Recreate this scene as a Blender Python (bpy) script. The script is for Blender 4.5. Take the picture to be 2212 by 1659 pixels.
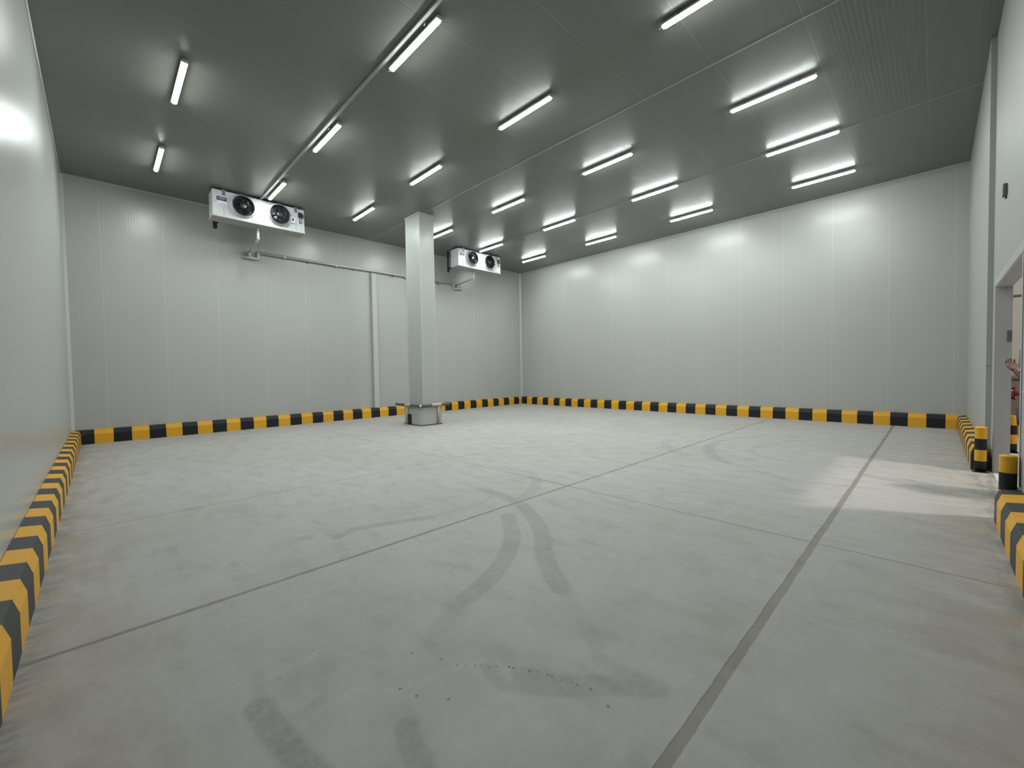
import bpy, bmesh, math, random
import numpy as np
from mathutils import Vector, Matrix

random.seed(4)
sc = bpy.context.scene
for o in list(bpy.data.objects):
    bpy.data.objects.remove(o)
COL = sc.collection
PI = math.pi

# ------------------------------------------------------------------ camera
F_PX = 900.7
cam_d = bpy.data.cameras.new('camera')
cam_d.sensor_fit = 'HORIZONTAL'
cam_d.sensor_width = 36.0
cam_d.lens = F_PX / 2212 * 36.0
cam_d.clip_start = 0.05
cam_d.clip_end = 200
cam = bpy.data.objects.new('camera', cam_d)
COL.objects.link(cam)
Rt = Vector((0.711566716, -0.702421057, -0.016657342))
Up = Vector((0.032721590, 0.009447206, 0.999419856))
Fw = Vector((0.701856186, 0.711698959, -0.029706651))
cm = Matrix(((Rt.x, Up.x, -Fw.x, -13.7379), (Rt.y, Up.y, -Fw.y, -13.2997), (Rt.z, Up.z, -Fw.z, 1.4558), (0, 0, 0, 1)))
cam.matrix_world = cm
sc.camera = cam

# ------------------------------------------------------------------ world, view
w = bpy.data.worlds.new('world')
sc.world = w
w.use_nodes = True
w.node_tree.nodes['Background'].inputs[0].default_value = (0.75, 0.8, 0.9, 1)
w.node_tree.nodes['Background'].inputs[1].default_value = 0.02
sc.view_settings.view_transform = 'Standard'
sc.view_settings.look = 'None'
sc.view_settings.gamma = 1
sc.view_settings.exposure = 1.10
sc.cycles.use_light_tree = False
LAMP_STRENGTH = 152.0

# the light that falls in from the corridor through the open door
ld = bpy.data.lights.new('corridor_light', 'AREA')
ld.shape = 'DISK'
ld.size = 0.55
ld.energy = 215
ld.color = (1.0, 0.93, 0.90)
lo = bpy.data.objects.new('corridor_light', ld)
COL.objects.link(lo)
lo.location = (-5.5, -17.9, 8.0)
lo.rotation_euler = (Vector((-6.5, -13.2, 0)) - lo.location).to_track_quat('-Z', 'Y').to_euler()
ld2 = bpy.data.lights.new('corridor_ambient', 'AREA')
ld2.shape = 'RECTANGLE'
ld2.size = 5
ld2.size_y = 2
ld2.energy = 42
ld2.spread = math.radians(130)
ld2.color = (1.0, 0.975, 0.92)
lo2 = bpy.data.objects.new('corridor_ambient', ld2)
COL.objects.link(lo2)
lo2.location = (-4.5, -17.3, 6.8)

# ------------------------------------------------------------------ room numbers
LA, LB, H = 14.2265, 13.86, 5.906
YF = -13.805          # room face of the thicker far piece of the door wall
YN = -13.86           # room face of the near piece
XJ = -4.9             # where the door wall steps back
DX0, DX1, DZ = -7.72, -5.3, 2.47   # doorway

# ------------------------------------------------------------------ helpers
def tag(o, label=None, cat=None, group=None, kind=None):
    if label: o['label'] = label
    if cat: o['category'] = cat
    if group: o['group'] = group
    if kind: o['kind'] = kind
    return o

def empty(name, loc, label, cat, group=None):
    o = bpy.data.objects.new(name, None)
    COL.objects.link(o)
    o.location = loc
    o.empty_display_size = 0.1
    return tag(o, label, cat, group)

class MB:
    def __init__(s):
        s.bm = bmesh.new()
    def box(s, x0, y0, z0, x1, y1, z1, mi=0, bev=0):
        x0, x1 = min(x0, x1), max(x0, x1)
        y0, y1 = min(y0, y1), max(y0, y1)
        z0, z1 = min(z0, z1), max(z0, z1)
        v = [s.bm.verts.new(p) for p in ((x0, y0, z0), (x1, y0, z0), (x1, y1, z0), (x0, y1, z0), (x0, y0, z1), (x1, y0, z1), (x1, y1, z1), (x0, y1, z1))]
        fs = []
        for q in ((0, 3, 2, 1), (4, 5, 6, 7), (0, 1, 5, 4), (1, 2, 6, 5), (2, 3, 7, 6), (3, 0, 4, 7)):
            f = s.bm.faces.new([v[i] for i in q]); f.material_index = mi; fs.append(f)
        if bev > 0:
            es = list({e for f in fs for e in f.edges})
            bmesh.ops.bevel(s.bm, geom=es, offset=bev, segments=2, affect='EDGES', profile=0.5)
        return s
    def tube(s, pts, r, n=12, mi=0, cap=True, smooth=True):
        pts = [Vector(p) for p in pts]
        rs = r if isinstance(r, (list, tuple)) else [r] * len(pts)
        rings = []
        T0 = (pts[1] - pts[0]).normalized()
        a = Vector((0, 0, 1)) if abs(T0.z) < 0.9 else Vector((1, 0, 0))
        N = (a - T0 * a.dot(T0)).normalized()
        for i, p in enumerate(pts):
            if i == 0: T = T0
            elif i == len(pts) - 1: T = (pts[-1] - pts[-2]).normalized()
            else: T = ((pts[i + 1] - p).normalized() + (p - pts[i - 1]).normalized()).normalized()
            N = (N - T * N.dot(T)).normalized()
            B = T.cross(N)
            k = 1.0
            if 0 < i < len(pts) - 1:
                c = T.dot((p - pts[i - 1]).normalized())
                k = 1.0 / max(c, 0.6)
            rings.append([s.bm.verts.new(p + (N * math.cos(2 * PI * j / n) + B * math.sin(2 * PI * j / n)) * rs[i] * (k if True else 1)) for j in range(n)])
        for i in range(len(rings) - 1):
            for j in range(n):
                f = s.bm.faces.new((rings[i][j], rings[i][(j + 1) % n], rings[i + 1][(j + 1) % n], rings[i + 1][j]))
                f.smooth = smooth; f.material_index = mi
        if cap:
            f = s.bm.faces.new(list(reversed(rings[0]))); f.material_index = mi
            f = s.bm.faces.new(rings[-1]); f.material_index = mi
        return s
    def lathe(s, prof, c, axis='z', n=48, mi=0, capA=False, capB=False):
        """prof: list of (radius, height along axis)"""
        c = Vector(c)
        rings = []
        for r, h in prof:
            ring = []
            for j in range(n):
                a = 2 * PI * j / n
                if axis == 'z': p = Vector((r * math.cos(a), r * math.sin(a), h))
                elif axis == '-y': p = Vector((r * math.cos(a), -h, r * math.sin(a)))
                elif axis == 'y': p = Vector((r * math.sin(a), h, r * math.cos(a)))
                elif axis == 'x': p = Vector((h, r * math.cos(a), r * math.sin(a)))
                ring.append(s.bm.verts.new(c + p))
            rings.append(ring)
        for i in range(len(rings) - 1):
            for j in range(n):
                f = s.bm.faces.new((rings[i][j], rings[i][(j + 1) % n], rings[i + 1][(j + 1) % n], rings[i + 1][j]))
                f.smooth = True; f.material_index = mi
        if capA: s.bm.faces.new(list(reversed(rings[0]))).material_index = mi
        if capB: s.bm.faces.new(rings[-1]).material_index = mi
        return s
    def prism(s, poly, axis, a, b, mi=0):
        """poly 2D points, extruded along axis from a to b"""
        def P(u, v, t):
            return {'x': (t, u, v), 'y': (u, t, v), 'z': (u, v, t)}[axis]
        A = [s.bm.verts.new(P(u, v, a)) for u, v in poly]
        B = [s.bm.verts.new(P(u, v, b)) for u, v in poly]
        n = len(poly)
        for i in range(n):
            f = s.bm.faces.new((A[i], A[(i + 1) % n], B[(i + 1) % n], B[i])); f.material_index = mi
        s.bm.faces.new(list(reversed(A))).material_index = mi
        s.bm.faces.new(B).material_index = mi
        return s
    def build(s, name, mats, parent=None, loc=(0, 0, 0), recalc=True):
        if recalc: bmesh.ops.recalc_face_normals(s.bm, faces=s.bm.faces[:])
        me = bpy.data.meshes.new(name)
        s.bm.to_mesh(me); s.bm.free()
        for m in (mats if isinstance(mats, (list, tuple)) else [mats]): me.materials.append(m)
        o = bpy.data.objects.new(name, me)
        COL.objects.link(o)
        o.location = loc
        if parent: o.parent = parent
        return o

def S(name, mb, mats, label=None):
    o = mb.build(name, mats)
    o['kind'] = 'structure'
    if label: o['label'] = label
    return o

# ------------------------------------------------------------------ materials
def mat(name, col, rough=0.5, metal=0.0, spec=0.5, noise=0.0, nscale=20.0, bump=0.0):
    m = bpy.data.materials.new(name); m.use_nodes = True
    nt = m.node_tree; b = nt.nodes['Principled BSDF']
    b.inputs['Base Color'].default_value = (*col, 1)
    b.inputs['Roughness'].default_value = rough
    b.inputs['Metallic'].default_value = metal
    b.inputs['Specular IOR Level'].default_value = spec
    if noise > 0 or bump > 0:
        tc = nt.nodes.new('ShaderNodeTexCoord')
        nz = nt.nodes.new('ShaderNodeTexNoise'); nz.inputs['Scale'].default_value = nscale; nz.inputs['Detail'].default_value = 5
        nt.links.new(tc.outputs['Object'], nz.inputs['Vector'])
        if noise > 0:
            mx = nt.nodes.new('ShaderNodeMix'); mx.data_type = 'RGBA'
            mx.inputs['A'].default_value = (*[c * (1 - noise) for c in col], 1)
            mx.inputs['B'].default_value = (*[min(1, c * (1 + noise)) for c in col], 1)
            nt.links.new(nz.outputs['Fac'], mx.inputs['Factor'])
            nt.links.new(mx.outputs['Result'], b.inputs['Base Color'])
        if bump > 0:
            bp = nt.nodes.new('ShaderNodeBump'); bp.inputs['Strength'].default_value = 1; bp.inputs['Distance'].default_value = bump
            nt.links.new(nz.outputs['Fac'], bp.inputs['Height'])
            nt.links.new(bp.outputs['Normal'], b.inputs['Normal'])
    return m

class NT:
    """small node writer"""
    def __init__(s, m):
        s.nt = m.node_tree
        s.b = s.nt.nodes['Principled BSDF']
    def n(s, t, **k):
        x = s.nt.nodes.new(t)
        for a, v in k.items(): setattr(x, a, v)
        return x
    def L(s, a, b): s.nt.links.new(a, b)
    def m(s, op, a, b=None, c=None):
        x = s.n('ShaderNodeMath', operation=op)
        for i, v in enumerate((a, b, c)):
            if v is None: continue
            if isinstance(v, (int, float)): x.inputs[i].default_value = v
            else: s.L(v, x.inputs[i])
        return x.outputs[0]
    def ramp(s, v, a, b, o0=0.0, o1=1.0):
        x = s.n('ShaderNodeMapRange'); x.interpolation_type = 'SMOOTHSTEP'
        x.inputs['From Min'].default_value = a; x.inputs['From Max'].default_value = b
        x.inputs['To Min'].default_value = o0; x.inputs['To Max'].default_value = o1
        s.L(v, x.inputs['Value']); return x.outputs['Result']
    def mix(s, f, a, b):
        x = s.n('ShaderNodeMix', data_type='RGBA')
        for k, v in (('Factor', f), ('A', a), ('B', b)):
            if isinstance(v, tuple): x.inputs[k].default_value = (*v, 1)
            elif isinstance(v, (int, float)): x.inputs[k].default_value = v
            else: s.L(v, x.inputs[k])
        return x.outputs['Result']
    def noise(s, vec, scale, detail=4, rough=0.5):
        x = s.n('ShaderNodeTexNoise'); x.inputs['Scale'].default_value = scale
        x.inputs['Detail'].default_value = detail; x.inputs['Roughness'].default_value = rough
        s.L(vec, x.inputs['Vector']); return x.outputs['Fac']
    def mapv(s, vec, sc):
        x = s.n('ShaderNodeMapping'); x.inputs['Scale'].default_value = sc
        s.L(vec, x.inputs['Vector']); return x.outputs['Vector']

def panel_mat(name, axis, pitch, off, col, rough, rib=0.05, amp=0.0002, seam_col=None, seam_w=0.0042, spec=0.5, finebump=0.0004):
    """pre-painted sandwich panel: flat colour, thin pale joints every `pitch` along axis, fine pressed ribs"""
    m = bpy.data.materials.new(name); m.use_nodes = True
    N = NT(m)
    tc = N.n('ShaderNodeTexCoord'); sp = N.n('ShaderNodeSeparateXYZ'); N.L(tc.outputs['Object'], sp.inputs[0])
    v = sp.outputs['XYZ'.index(axis)]
    t = N.m('DIVIDE', N.m('SUBTRACT', v, off), pitch)
    fr = N.m('SUBTRACT', t, N.m('ROUND', t))
    d = N.m('MULTIPLY', N.m('ABSOLUTE', fr), pitch)
    seam = N.m('LESS_THAN', d, seam_w)
    big = N.noise(tc.outputs['Object'], 0.6, 3)
    fine = N.noise(tc.outputs['Object'], 9, 4)
    c0 = N.mix(big, tuple(c * 0.96 for c in col), tuple(min(1, c * 1.04) for c in col))
    c1 = N.mix(N.ramp(fine, 0.62, 0.8, 0, 0.25), c0, tuple(c * 0.9 for c in col))
    sc_ = seam_col or tuple(min(1, c * 1.3) for c in col)
    # ochre dust and overspray low on the wall, just above the kerb
    st = N.m('MULTIPLY', N.ramp(sp.outputs[2], 0.30, 0.62, 1, 0), N.ramp(N.noise(N.mapv(tc.outputs['Object'], (1, 1, 2)), 5, 5, .6), .42, .66))
    c1 = N.mix(N.m('MULTIPLY', st, .38), c1, (0.36, 0.33, 0.24))
    c2 = N.mix(seam, c1, sc_)
    N.L(c2, N.b.inputs['Base Color'])
    N.b.inputs['Roughness'].default_value = rough
    N.b.inputs['Specular IOR Level'].default_value = spec
    wv = N.m('MULTIPLY', N.m('SINE', N.m('MULTIPLY', v, 2 * PI / rib)), amp)
    wv2 = N.m('MULTIPLY', fine, finebump)
    sm = N.m('MULTIPLY', N.ramp(d, 0.0, 0.02, 1, 0), -0.001)
    hgt = N.m('ADD', N.m('ADD', wv, wv2), sm)
    bp = N.n('ShaderNodeBump'); bp.inputs['Distance'].default_value = 1.0; bp.inputs['Strength'].default_value = 1.0
    N.L(hgt, bp.inputs['Height']); N.L(bp.outputs['Normal'], N.b.inputs['Normal'])
    return m

WALLC = (0.352, 0.362, 0.348)
M = {}
M['wallA'] = panel_mat('wall_panel_back', 'X', 1.09, -13.63, WALLC, 0.31)
M['wallB'] = panel_mat('wall_panel_right', 'Y', 1.1057, -0.333, WALLC, 0.31)
M['wallC'] = panel_mat('wall_panel_left', 'Y', 1.1057, -0.5, WALLC, 0.29)
M['wallD'] = panel_mat('wall_panel_door', 'X', 1.1, -0.8, tuple(c * .88 for c in WALLC), 0.5, spec=0.2)
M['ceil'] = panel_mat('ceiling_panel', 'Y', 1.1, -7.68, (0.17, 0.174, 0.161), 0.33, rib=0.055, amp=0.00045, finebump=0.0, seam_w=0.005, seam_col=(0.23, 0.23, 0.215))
M['flash'] = mat('painted_flashing', (0.385, 0.397, 0.381), 0.4)
M['flash_dark'] = mat('joint_strip', (0.336, 0.344, 0.328), 0.45)
M['frame'] = mat('door_frame_grey', (0.34, 0.345, 0.345), 0.45)
M['pillar'] = mat('pillar_panel', (0.354, 0.370, 0.358), 0.33, noise=0.03, nscale=3)
M['white'] = mat('white_enamel', (0.383, 0.397, 0.405), 0.28, noise=0.02, nscale=6)
M['tray'] = mat('drip_tray_white', (0.352, 0.364, 0.344), 0.35)
M['body'] = mat('lamp_housing_grey', (0.42, 0.44, 0.46), 0.45)
M['black'] = mat('black_plastic', (0.012, 0.013, 0.018), 0.35)
M['dark'] = mat('dark_void', (0.006, 0.006, 0.009), 0.6)
M['foam'] = mat('black_pipe_foam', (0.006, 0.006, 0.007), 0.85)
M['galv'] = mat('bracket_zinc', (0.20, 0.21, 0.20), 0.4, metal=0.6)
M['pvc'] = mat('grey_white_pvc', (0.480, 0.488, 0.468), 0.4, noise=0.04, nscale=5)
M['pvcw'] = mat('white_pvc', (0.576, 0.584, 0.560), 0.4)
M['blue'] = mat('navy_label', (0.012, 0.012, 0.06), 0.4)
M['pale'] = mat('pale_print', (0.30, 0.30, 0.42), 0.5)
M['sticker'] = mat('white_sticker', (0.624, 0.624, 0.640), 0.5)
M['ink'] = mat('black_print', (0.03, 0.035, 0.035), 0.6)
M['hole'] = mat('screw_dark', (0.08, 0.08, 0.08), 0.5)
M['conduit'] = mat('conduit_grey', (0.33, 0.34, 0.32), 0.45)
M['yellow'] = mat('safety_yellow_paint', (0.591, 0.300, 0.007), 0.5, noise=0.10, nscale=14, bump=0.0015)
M['kblack'] = mat('black_paint', (0.008, 0.010, 0.014), 0.5, spec=0.3, noise=0.25, nscale=16, bump=0.0015)
M['kdust'] = mat('dusty_black_paint', (0.020, 0.022, 0.023), 0.55, noise=0.25, nscale=16, bump=0.0015)
M['kcem'] = mat('cement_render', (0.36, 0.35, 0.31), 0.85, noise=0.15, nscale=12, bump=0.002)
M['tape'] = mat('beige_tape', (0.400, 0.336, 0.240), 0.6, noise=0.2, nscale=30)
M['padding'] = mat('dark_grey_padding', (0.07, 0.075, 0.08), 0.55, noise=0.3, nscale=40)
M['sheet'] = mat('grey_sheet_metal', (0.367, 0.370, 0.351), 0.45, metal=0.0, noise=0.08, nscale=6)
M['beige'] = mat('beige_outer_wall', (0.44, 0.435, 0.385), 0.7, noise=0.04, nscale=3)
M['slab'] = mat('corridor_floor', (0.50, 0.48, 0.455), 0.6, noise=0.06, nscale=5)
M['taupe'] = mat('taupe_board', (0.19, 0.155, 0.135), 0.7, noise=0.06, nscale=8)
M['red'] = mat('dark_red_paint', (0.13, 0.006, 0.018), 0.35)
M['plum'] = mat('plum_cloth', (0.115, 0.082, 0.095), 0.8, noise=0.1, nscale=30)
M['trous'] = mat('dark_cloth', (0.03, 0.025, 0.03), 0.85)
M['skin'] = mat('brown_skin', (0.085, 0.031, 0.016), 0.55)
M['hair'] = mat('black_hair', (0.01, 0.008, 0.007), 0.6)
M['plate'] = mat('grey_plate', (0.10, 0.105, 0.095), 0.5)

e = bpy.data.materials.new('lamp_diffuser_lit'); e.use_nodes = True
eb = e.node_tree.nodes['Principled BSDF']
eb.inputs['Base Color'].default_value = (0.9, 0.9, 0.9, 1)
eb.inputs['Emission Color'].default_value = (0.95, 1.0, 0.985, 1)
# the LED board faces down, so the opal cover is brightest below and dimmer on its flanks
N_ = e.node_tree
g_ = N_.nodes.new('ShaderNodeNewGeometry'); sx_ = N_.nodes.new('ShaderNodeSeparateXYZ')
N_.links.new(g_.outputs['Normal'], sx_.inputs[0])
def _m(op, a, b):
    x = N_.nodes.new('ShaderNodeMath'); x.operation = op
    for i, v in enumerate((a, b)):
        if isinstance(v, (int, float)): x.inputs[i].default_value = v
        else: N_.links.new(v, x.inputs[i])
    return x.outputs[0]
dn_ = _m('MAXIMUM', _m('MULTIPLY', sx_.outputs[2], -1.0), 0.0)
st_ = _m('ADD', _m('MULTIPLY', _m('POWER', dn_, 3.4), LAMP_STRENGTH), 4.5)
N_.links.new(st_, eb.inputs['Emission Strength'])
M['glow'] = e

# ---- floor
TYRE = [
 ([(-10.41,-9.39),(-10.44,-9.81),(-10.51,-10.14),(-10.74,-10.54),(-11.0,-10.88),(-11.25,-11.11),(-11.46,-11.36),(-11.59,-11.56)],.075,.85),
 ([(-11.59,-11.56),(-11.7,-11.76),(-11.83,-11.94),(-11.92,-12.06)],.05,.35),
 ([(-10.86,-10.29),(-11.01,-10.47),(-11.21,-10.71),(-11.51,-10.94),(-11.81,-11.1),(-12.1,-11.19)],.075,.9),
 ([(-12.1,-11.19),(-12.33,-11.28),(-12.48,-11.39)],.06,.4),
 ([(-9.47,-8.7),(-9.39,-9.14),(-9.6,-9.54),(-9.97,-9.82),(-10.46,-10.04)],.07,.5),
 ([(-10.51,-9.68),(-10.75,-9.75),(-10.97,-9.77),(-11.41,-9.74)],.045,.45),
 ([(-11.41,-9.74),(-11.75,-9.6),(-11.96,-9.52),(-12.11,-9.49),(-12.28,-9.56)],.05,.9),
 ([(-12.43,-11.77),(-12.45,-11.88),(-12.4,-11.98),(-12.28,-12.14),(-12.13,-12.28),(-11.98,-12.45)],.035,.8),
 ([(-12.34,-11.92),(-12.27,-12.07),(-12.13,-12.23),(-12.01,-12.4)],.055,.8),
 ([(-11.99,-12.14),(-12.0,-12.26),(-11.97,-12.44)],.05,.5),
 ([(-13.23,-10.97),(-13.29,-11.22)],.025,.5),
 ([(-13.29,-11.22),(-13.28,-11.38),(-13.26,-11.55),(-13.24,-11.68),(-13.22,-11.8)],.055,1.3),
 ([(-12.89,-11.79),(-12.92,-11.88),(-12.94,-11.98),(-12.96,-12.07)],.05,.9),
 ([(-3.87,-10.64),(-4.56,-10.38),(-5.33,-10.31)],.06,.4),
 ([(-5.33,-10.31),(-5.93,-10.43),(-6.5,-10.72),(-6.89,-11.04)],.1,.75),
 ([(-6.89,-11.04),(-7.06,-11.36),(-7.3,-11.71),(-7.47,-12.03),(-7.34,-12.52)],.06,.4),
 ([(-3.53,-11.71),(-4.55,-11.16),(-5.39,-11.0),(-5.91,-11.17),(-6.12,-11.44),(-6.21,-11.77)],.07,.35),
 ([(-5.49,-9.52),(-5.92,-9.61),(-6.45,-9.96),(-6.72,-10.34)],.09,.5),
 ([(-6.55,-12.67),(-6.65,-12.94),(-6.88,-13.31),(-7.13,-13.73)],.07,.7),
 ([(-5.58,-13.18),(-5.44,-13.5)],.09,.5),
]
SPOTS = [(-12.52,-11.64),(-12.49,-11.68),(-12.46,-11.71),(-12.44,-11.73),(-12.42,-11.77),(-12.39,-11.79),(-12.35,-11.84),(-12.34,-11.86),(-12.3,-11.93),(-12.27,-11.96),(-12.26,-12.01),(-12.25,-12.03),(-12.24,-12.08),(-12.22,-12.12),(-12.21,-12.15),(-12.19,-12.21),(-12.55,-11.55),(-12.8,-11.58),(-12.77,-11.67),(-12.97,-11.05),(-13.17,-11.1),(-12.63,-11.4),(-12.68,-11.79),(-12.22,-12.32),(-11.83,-12.61)]
SMUDGE = [(-12.47,-9.36,.07,.8),(-12.4,-10.0,.05,.6),(-10.05,-6.34,.1,.5),(-13.09,-11.38,.04,.6),(-12.82,-11.42,.05,.5),(-9.83,-12.92,.12,.4),(-13.03,-6.7,.1,.5),(-11.75,-11.15,.2,.15),(-12.39,-10.95,.15,.3),(-12.6,-10.9,.2,.2)]

def seg_dist(P, a, b):
    a = np.array(a); b = np.array(b); ab = b - a
    t = np.clip(((P - a) @ ab) / (ab @ ab), 0, 1)
    return np.linalg.norm(P - (a + t[:, None] * ab), axis=1)

def catmull(pts, k=5):
    P = [Vector((*p, 0)) for p in pts]
    if len(P) < 3: return pts
    out = []
    for i in range(len(P) - 1):
        p0 = P[max(i - 1, 0)]; p1 = P[i]; p2 = P[i + 1]; p3 = P[min(i + 2, len(P) - 1)]
        for j in range(k):
            t = j / k
            q = 0.5 * ((2 * p1) + (p2 - p0) * t + (2 * p0 - 5 * p1 + 4 * p2 - p3) * t * t + (3 * p1 - p0 - 3 * p2 + p3) * t ** 3)
            out.append((q.x, q.y))
    out.append((P[-1].x, P[-1].y))
    return out

def axis_coords(lo, hi, fine_lo, fine_hi, f, c):
    a = [lo]; 
    while a[-1] < hi - 1e-6:
        s_ = f if fine_lo <= a[-1] < fine_hi else c
        a.append(min(hi, a[-1] + s_))
    return np.array(a)

def make_floor():
    xs = axis_coords(-LA, 0.0, -13.7, -9.0, 0.016, 0.035)
    ys = axis_coords(-LB, 0.0, -12.8, -9.2, 0.016, 0.035)
    X, Y = np.meshgrid(xs, ys)
    P = np.stack([X.ravel(), Y.ravel()], 1)
    wear = np.zeros(len(P))
    for pts, hw, st in TYRE:
        pts = catmull(pts)
        A = np.array(pts)
        box = (P[:, 0] > A[:, 0].min() - .3) & (P[:, 0] < A[:, 0].max() + .3) & (P[:, 1] > A[:, 1].min() - .3) & (P[:, 1] < A[:, 1].max() + .3)
        Q = P[box]
        d = np.full(len(Q), 9.0)
        for i in range(len(pts) - 1): d = np.minimum(d, seg_dist(Q, pts[i], pts[i + 1]))
        v = np.clip((hw + .012 - d) / .024, 0, 1) * st
        wear[box] = np.maximum(wear[box], v)
    for x, y, r, st in SMUDGE:
        d = np.hypot(P[:, 0] - x, P[:, 1] - y)
        wear = np.maximum(wear, np.clip(1.3 - d / r, 0, 1) * st)
    nx, ny = len(xs), len(ys)
    co = np.zeros((nx * ny, 3), np.float32); co[:, :2] = P
    idx = np.arange(nx * ny).reshape(ny, nx)
    faces = np.stack([idx[:-1, :-1], idx[:-1, 1:], idx[1:, 1:], idx[1:, :-1]], -1).reshape(-1, 4)
    me = bpy.data.meshes.new('floor')
    me.vertices.add(len(co)); me.vertices.foreach_set('co', co.ravel())
    me.loops.add(faces.size); me.loops.foreach_set('vertex_index', faces.ravel().astype(np.int32))
    me.polygons.add(len(faces)); me.polygons.foreach_set('loop_start', np.arange(0, faces.size, 4, dtype=np.int32))
    me.polygons.foreach_set('loop_total', np.full(len(faces), 4, np.int32))
    me.update(calc_edges=True)
    at = me.attributes.new('wear', 'FLOAT', 'POINT'); at.data.foreach_set('value', wear.astype(np.float32))
    o = bpy.data.objects.new('floor', me); COL.objects.link(o); o['kind'] = 'structure'
    m = bpy.data.materials.new('power_floated_concrete'); m.use_nodes = True
    N = NT(m)
    tc = N.n('ShaderNodeTexCoord'); v = tc.outputs['Object']
    sp = N.n('ShaderNodeSeparateXYZ'); N.L(v, sp.inputs[0]); x, y = sp.outputs[0], sp.outputs[1]
    n1 = N.noise(v, 0.45, 4, .55); n2 = N.noise(N.mapv(v, (2.2, 1.0, 1)), 2.2, 8, .66); n3 = N.noise(v, 14, 6, .6)
    n4 = N.noise(N.mapv(v, (1.0, 3.2, 1)), 3.1, 6, .62)
    base = N.mix(N.ramp(n1, .3, .7), (0.302, 0.295, 0.271), (0.336, 0.331, 0.310))
    c = N.mix(N.ramp(n2, .50, .70, 0, .40), base, (0.229, 0.223, 0.202))
    c = N.mix(N.ramp(n4, .52, .72, 0, .36), c, (0.386, 0.381, 0.363))
    c = N.mix(N.ramp(n3, .45, .75, 0, .22), c, (0.252, 0.245, 0.223))
    # warm dust lying along the kerbs
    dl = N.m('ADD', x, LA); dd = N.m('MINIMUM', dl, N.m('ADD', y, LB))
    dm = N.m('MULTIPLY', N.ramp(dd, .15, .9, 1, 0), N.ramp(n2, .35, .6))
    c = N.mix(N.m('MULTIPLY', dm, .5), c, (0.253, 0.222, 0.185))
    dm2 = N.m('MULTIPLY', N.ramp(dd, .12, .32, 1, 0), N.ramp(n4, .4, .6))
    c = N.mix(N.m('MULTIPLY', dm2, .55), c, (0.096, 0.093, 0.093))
    # tyre marks
    at_ = N.n('ShaderNodeAttribute', attribute_name='wear')
    wr = N.m('MULTIPLY', at_.outputs['Fac'], N.ramp(N.noise(N.mapv(v, (1, 1.4, 1)), 17, 5, .65), .25, .62, .45, 1))
    c = N.mix(N.m('MULTIPLY', wr, .46), c, (0.141, 0.141, 0.132))
    # spots
    for sx, sy in SPOTS:
        dx = N.m('SUBTRACT', x, sx); dy = N.m('SUBTRACT', y, sy)
        r = N.m('SQRT', N.m('ADD', N.m('MULTIPLY', dx, dx), N.m('MULTIPLY', dy, dy)))
        rr = random.uniform(.004, .009)
        c = N.mix(N.ramp(r, rr * .7, rr * 1.3, .65, 0), c, (0.076, 0.076, 0.068))
    # saw cut joints filled with brown-grey sealant
    wob = N.m('MULTIPLY', N.m('SUBTRACT', N.noise(v, 6, 3), .5), .02)
    jc = None
    for axv, pos, hw, st in ((y, -12.615, .024, .9), (y, -10.055, .018, .95), (y, -7.555, .009, .85), (y, -5.04, .005, .55), (y, -2.45, .004, .45),
                             (x, -9.585, .009, .9), (x, -4.86, .006, .65)):
        d = N.m('ABSOLUTE', N.m('ADD', N.m('SUBTRACT', axv, pos), wob if hw > .01 else N.m('MULTIPLY', wob, .3)))
        f = N.ramp(d, hw * .85, hw * 1.15 + .0015, st, 0)
        jc = f if jc is None else N.m('MAXIMUM', jc, f)
    jcol = N.mix(n3, (0.146, 0.135, 0.112), (0.208, 0.194, 0.163))
    c = N.mix(jc, c, jcol)
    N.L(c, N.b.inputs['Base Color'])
    N.L(N.ramp(n2, .3, .7, .5, .68), N.b.inputs['Roughness'])
    N.b.inputs['Specular IOR Level'].default_value = .35
    hh = N.m('ADD', N.m('MULTIPLY', n3, .0012), N.m('ADD', N.m('MULTIPLY', n4, .002), N.m('MULTIPLY', jc, -.004)))
    b = N.n('ShaderNodeBump'); b.inputs['Distance'].default_value = 1; b.inputs['Strength'].default_value = .6
    N.L(hh, b.inputs['Height']); N.L(b.outputs['Normal'], N.b.inputs['Normal'])
    me.materials.append(m)
    return o
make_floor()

# ------------------------------------------------------------------ shell
T = 0.14
S('wall_back', MB().box(-LA - T, 0, 0, T, T, H), M['wallA'])
S('wall_right', MB().box(0, -13.805, 0, T, 0, H), M['wallB'])
S('wall_left', MB().box(-LA - T, -LB - T, 0, -LA, 0, H), M['wallC'])
md = MB()
md.box(XJ, YF, 0, T, YN - T, H)                                 # far, thicker piece
md.box(DX1, YN, 0, XJ, YN - T, H)
md.box(DX0, YN, DZ, DX1, YN - T, H)
md.box(-LA, YN, 0, DX0, YN - T, H)
S('wall_door', md, M['wallD'])
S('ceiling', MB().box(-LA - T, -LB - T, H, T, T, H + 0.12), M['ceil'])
# cove flashings along the top of the walls
f = 0.022
S('trim_1', MB().prism([(0, H), (0, H - f), (-.006, H - f), (-f, H - .006), (-f, H)], 'x', -LA, 0), M['flash'])
S('trim_2', MB().prism([(0, H), (0, H - f), (-.006, H - f), (-f, H - .006), (-f, H)], 'y', 0, YF), M['flash'])
S('trim_3', MB().prism([(-LA, H), (-LA, H - f), (-LA + .006, H - f), (-LA + f, H - .006), (-LA + f, H)], 'y', 0, -LB), M['flash'])
# long joint covers on the ceiling
S('trim_4', MB().box(-7.212, -LB, H - .005, -7.188, 0, H), M['conduit'])
S('trim_5', MB().box(-3.653, YF, H - .005, -3.635, 0, H), M['conduit'])
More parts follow.
